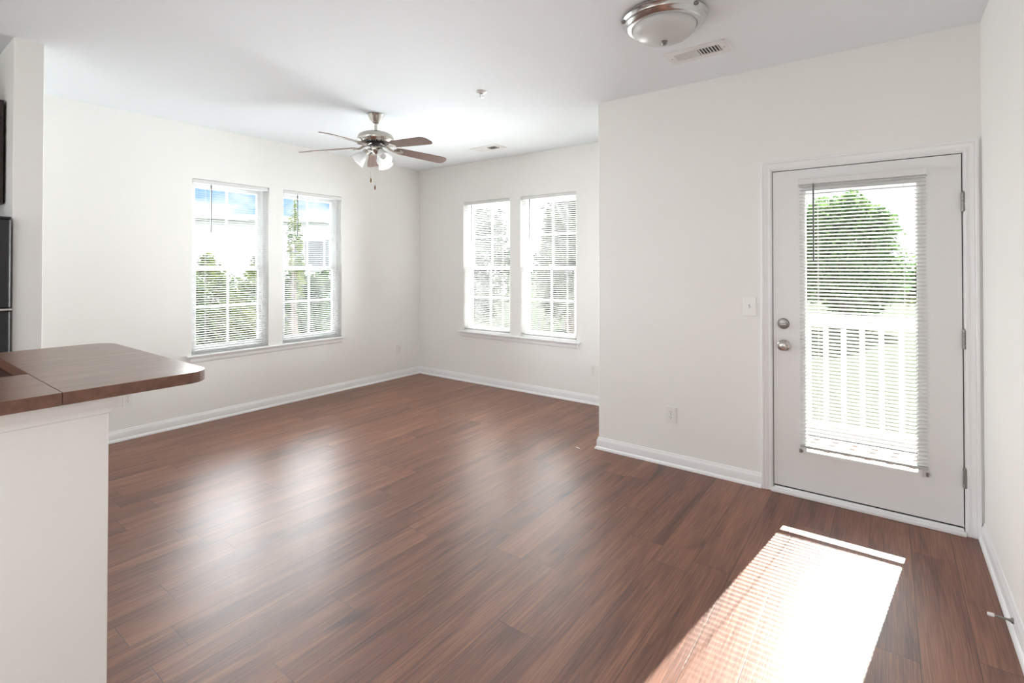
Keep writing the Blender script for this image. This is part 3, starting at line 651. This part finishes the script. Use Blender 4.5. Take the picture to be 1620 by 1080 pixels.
k = MB(); k.box(-0.38, 0.42, -1.10, 1.00, 0.0, 0.875); k.build('carcass', M['espresso'], bc)
for i in range(3):
    k = MB(); k.box(-0.40, -0.381, -1.09 + i*0.7, -0.41 + i*0.7, 0.11, 0.86); k.build('cabinet_door', M['espresso'], bc, bevel=0.004)
fr = thing('refrigerator', 'black top-freezer refrigerator against the alcove partition', 'refrigerator', (-4.46, 0.21, 0.0))
k = MB(); k.box(-0.62, 0.50, -0.38, 0.375, 0.0, 1.690); k.build('body', M['black'], fr, bevel=0.006)
k = MB(); k.prism(rrect(0.505, 0.565, -0.385, 0.385, 0.020, 5), 1.212, 1.704); k.build('freezer_door', M['black'], fr, smooth=40, bevel=0.006)
k = MB(); k.prism(rrect(0.505, 0.565, -0.385, 0.385, 0.020, 5), 0.09, 1.196); k.build('fridge_door', M['black'], fr, smooth=40, bevel=0.006)
k = MB(); k.box(0.500, 0.572, 0.330, 0.387, 1.198, 1.210); k.build('middle_hinge', M['chrome'], fr, bevel=0.002)
k = MB(); k.box(0.46, 0.575, 0.320, 0.380, 1.704, 1.716); k.build('top_hinge', M['black'], fr, bevel=0.002)
cb = thing('wall_cabinet', 'dark espresso cabinet hung above the black refrigerator', 'cabinet', (-4.62, 0.21, 1.812))
k = MB(); k.box(-0.48, 0.455, -0.38, 0.388, 0.0, 0.606); k.build('carcass', M['espresso'], cb, bevel=0.002)
for y0, y1 in ((-0.375, 0.002), (0.006, 0.383)):
    k = MB(); k.box(0.456, 0.476, y0, y1, 0.003, 0.603); do = k.build('cabinet_door', M['espresso'], cb, bevel=0.003)

# ------------------------------------------------------------------ outside
GZ = -0.40
k = MB(); k.box(-90, 60, -60, 110, GZ - 0.3, GZ); g_ = k.build('ground_lawn', M['lawn']); struct(g_, 'sunlit green lawn outside')
k = MB(); k.box(XC - 0.2 + 0.4, 2.6, YC + T + 0.02, 5.42, GZ - 0.1, -0.03); struct(k.build('ground_patio', M['patio']), 'concrete patio outside the door')
rl = thing('balcony_railing', 'white baluster railing outside the patio door', 'railing', (-0.1, 5.20, -0.03))
k = MB(); k.box(-1.5, 2.6, -0.045, 0.045, 1.00, 1.05); k.box(-1.5, 2.6, -0.02, 0.02, 0.935, 1.00); k.build('top_rail', M['rail'], rl, bevel=0.006)
k = MB(); k.box(-1.5, 2.6, -0.02, 0.02, 0.05, 0.10); k.build('bottom_rail', M['rail'], rl, bevel=0.004)
x = -1.5 + 0.117
bal0 = None
while x < 2.55:
    if bal0 is None:
        k = MB(); k.box(-0.019, 0.019, -0.019, 0.019, 0.10, 0.935); bal0 = k.build('baluster', M['rail'], rl); bal0.location = (x, 0, 0)
    else:
        c_ = bal0.copy(); COL.objects.link(c_); c_.parent = rl; c_.location = (x, 0, 0)
    x += 0.131
for x in (-1.5, 2.6):
    k = MB(); k.box(x-0.05, x+0.05, -0.05, 0.05, 0.0, 1.12); k.build('post', M['rail'], rl, bevel=0.005)

def crown_mesh(name, rx, ry, rz_, n, leaf, seed, shape='round', lumps=16, fill=0.45):
    rnd = random.Random(seed); vs_ = []; fs_ = []
    lum = []
    for i in range(lumps):
        th = rnd.uniform(0, 2*PI); zz = rnd.uniform(-0.9, 0.95)
        wv = (1 - zz) * 0.5 if shape == 'cone' else math.sqrt(max(0, 1 - zz*zz))
        q = rnd.uniform(0.35, 0.78)
        lum.append((q*wv*math.cos(th), q*wv*math.sin(th), zz*0.82, rnd.uniform(0.20, 0.36) * (0.55 + 0.6*wv)))
    for i in range(n):
        lx, ly, lz, lr = rnd.choice(lum)
        v = Vector((rnd.gauss(0, 1), rnd.gauss(0, 1), rnd.gauss(0, 1))).normalized() * lr * (rnd.random() ** fill)
        p = Vector(((lx+v.x)*rx, (ly+v.y)*ry, (lz+v.z)*rz_))
        q = Matrix.Rotation(rnd.uniform(0, 2*PI), 3, 'Z') @ Matrix.Rotation(rnd.gauss(0, 0.7), 3, 'X') @ Matrix.Rotation(rnd.gauss(0, 0.6), 3, 'Y')
        l = leaf * rnd.uniform(0.65, 1.3); w = l * 0.48; b0 = len(vs_)
        for a in ((-l/2, 0, 0), (-0.1*l, -w/2, 0.10*l), (l/2, 0, -0.05*l), (-0.1*l, w/2, 0.10*l)): vs_.append(p + q @ Vector(a))
        fs_.append((b0, b0+1, b0+2)); fs_.append((b0, b0+2, b0+3))
    me = bpy.data.meshes.new(name); me.from_pydata(vs_, [], fs_); me.update(); return me
def plant(name, cat, label, group, loc, size, n, leaf, seed, m, shape='round', trunk=0.5, lumps=16):
    t = thing(name, label, cat, (loc[0], loc[1], GZ), 0, group); rx, ry, h = size
    me = crown_mesh('crown', rx, ry, (h - trunk)/2, n, leaf, seed, shape, lumps); me.materials.append(m)
    o = bpy.data.objects.new('foliage', me); COL.objects.link(o); o.parent = t; o.location = (0, 0, trunk + (h - trunk)/2)
    k = MB(); rr = 0.05 * h / 2 + 0.008
    k.tube([(0, 0, -0.02), (0.02*rx, 0.01, trunk*0.6), (-0.04*rx, 0.03*ry, trunk + (h-trunk)*0.45)], [rr, rr*0.8, rr*0.4], 8)
    for a in range(4):
        an = a * PI/2 + seed; k.tube([(0, 0, trunk*0.8), (0.3*rx*math.cos(an), 0.3*ry*math.sin(an), trunk + (h-trunk)*0.35)], [rr*0.5, rr*0.2], 6)
    k.build('trunk', M['bark'], t, smooth=60); return t
gs = 'leafy green shrubs outside the left wall windows'
for (x_, y_), sz, n_, sd, m_, lb in (
        ((-8.00, 2.95), (0.52, 0.50, 1.95), 3400, 3, 'leaf', 'leafy shrub at the left edge of the left wall left window'),
        ((-8.00, 4.00), (0.52, 0.50, 1.90), 3400, 4, 'leaf2', 'yellowish leafy shrub at the right side of the left wall left window'),
        ((-8.00, 5.05), (0.52, 0.50, 1.80), 3400, 5, 'leaf', 'green shrub low in the left wall right window, behind its thin tree'),
        ((-8.00, 6.10), (0.52, 0.50, 1.65), 3400, 6, 'leaf', 'green shrub at the right side of the left wall right window'),
        ((-9.45, 4.05), (0.66, 0.62, 2.15), 4200, 7, 'leaf2', 'taller yellow green shrub behind the middle of the left wall left window'),
        ((-9.45, 5.40), (0.66, 0.62, 2.00), 4200, 8, 'leaf', 'shrub of the rear row showing between the two left wall windows'),
        ((-9.45, 6.75), (0.66, 0.62, 1.75), 4200, 9, 'leaf', 'shrub of the rear row behind the left wall right window')):
    plant('shrub', 'shrub', lb, gs, (x_, y_), sz, n_, 0.085, sd, M[m_], trunk=0.08, lumps=24)
plant('young_tree', 'tree', 'slender young tree rising against the house in the left wall right window', None, (-7.15, 4.13), (0.17, 0.17, 2.85), 560, 0.080, 11, M['leaf2'], trunk=0.9, lumps=22)
plant('young_tree', 'tree', 'slender young tree at the right edge of the left wall left window', None, (-7.15, 3.68), (0.20, 0.20, 2.50), 560, 0.080, 12, M['leaf2'], trunk=0.8, lumps=18)
gt = 'trees beyond the back wall windows'
plant('tree', 'tree', 'broad dark tree filling the back wall left window', gt, (-9.75, 11.0), (1.45, 1.4, 4.0), 8000, 0.17, 21, M['leaf3'], trunk=0.05, lumps=34)
plant('tree', 'tree', 'dark tree set back in the middle of the back wall windows', gt, (-7.20, 13.2), (0.85, 1.0, 3.6), 5500, 0.17, 22, M['leaf3'], trunk=0.05, lumps=30)
plant('tree', 'tree', 'dark green tree at the right of the back wall right window', gt, (-6.0, 10.4), (0.95, 1.2, 3.9), 6000, 0.17, 23, M['leaf3'], trunk=0.05, lumps=30)
plant('tree', 'tree', 'dense green tree standing on the lawn in the patio door glass', None, (-0.95, 18.0), (1.80, 1.7, 4.05), 17000, 0.19, 31, M['leaf4'], trunk=0.25, lumps=60)
gh = 'bushes along the lawn behind the patio'
plant('bush', 'bush', 'green bush to the left of the lawn tree in the patio door', gh, (-3.2, 22.2), (1.6, 1.3, 3.1), 5000, 0.18, 32, M['leaf4'], trunk=0.2, lumps=24)
plant('bush', 'bush', 'pale yellow green bush to the right of the lawn tree in the patio door', gh, (1.5, 21.6), (1.3, 1.1, 2.2), 4500, 0.17, 33, M['leaf2'], trunk=0.2, lumps=24)

# the neighbouring house seen through the left wall windows; its long front runs 29 degrees off the room's left wall
hs = thing('house', 'white sided house seen through the left wall windows', 'house', (-27.5, 12.0, GZ), math.radians(-29))
HE = 4.30
k = MB(); zz = 0.0
while zz < HE - 0.05:                                            # lap siding
    k.prism([(0.0, zz), (0.018, zz), (0.0, zz + 0.16)], -14, 16, Matrix(((1,0,0,0),(0,0,1,0),(0,1,0,0),(0,0,0,1)))); zz += 0.16
k.box(-7.0, 0.0, -14, 16, 0, HE); k.build('siding_wall', M['siding'], hs)
k = MB(); k.box(0.0, 0.50, -14.4, 16.4, HE - 0.02, HE + 0.02); k.box(0.48, 0.52, -14.4, 16.4, HE - 0.06, HE + 0.20); k.build('eave', M['rail'], hs)
k = MB(); k.prism([(0.52, HE + 0.2), (-3.5, HE + 0.55), (-7.5, HE + 0.2)], -14.4, 16.4, Matrix(((1,0,0,0),(0,0,1,0),(0,1,0,0),(0,0,0,1)))); k.build('roof', M['roof'], hs)
for y in (-7.0, -2.5, 4.4):
    k = MB(); k.box(0.0, 0.07, y - 0.55, y + 0.55, 1.6, 3.3); wf = k.build('window_trim', M['rail'], hs)
    k = MB(); k.box(0.06, 0.075, y - 0.47, y + 0.47, 1.68, 3.22); k.build('dark_pane', M['shutter'], wf)
    for s_ in (-1, 1):
        k = MB(); k.box(0.02, 0.06, y + s_*0.80 - 0.2, y + s_*0.80 + 0.2, 1.6, 3.3); k.build('shutter', M['shutter'], hs, bevel=0.01)
k = MB(); k.prism([(6.2, 2.75), (10.6, 2.75), (8.4, 3.95)], 0.0, 2.4, Matrix(((0,0,1,0),(1,0,0,0),(0,1,0,0),(0,0,0,1)))); k.build('porch_gable', M['siding'], hs)
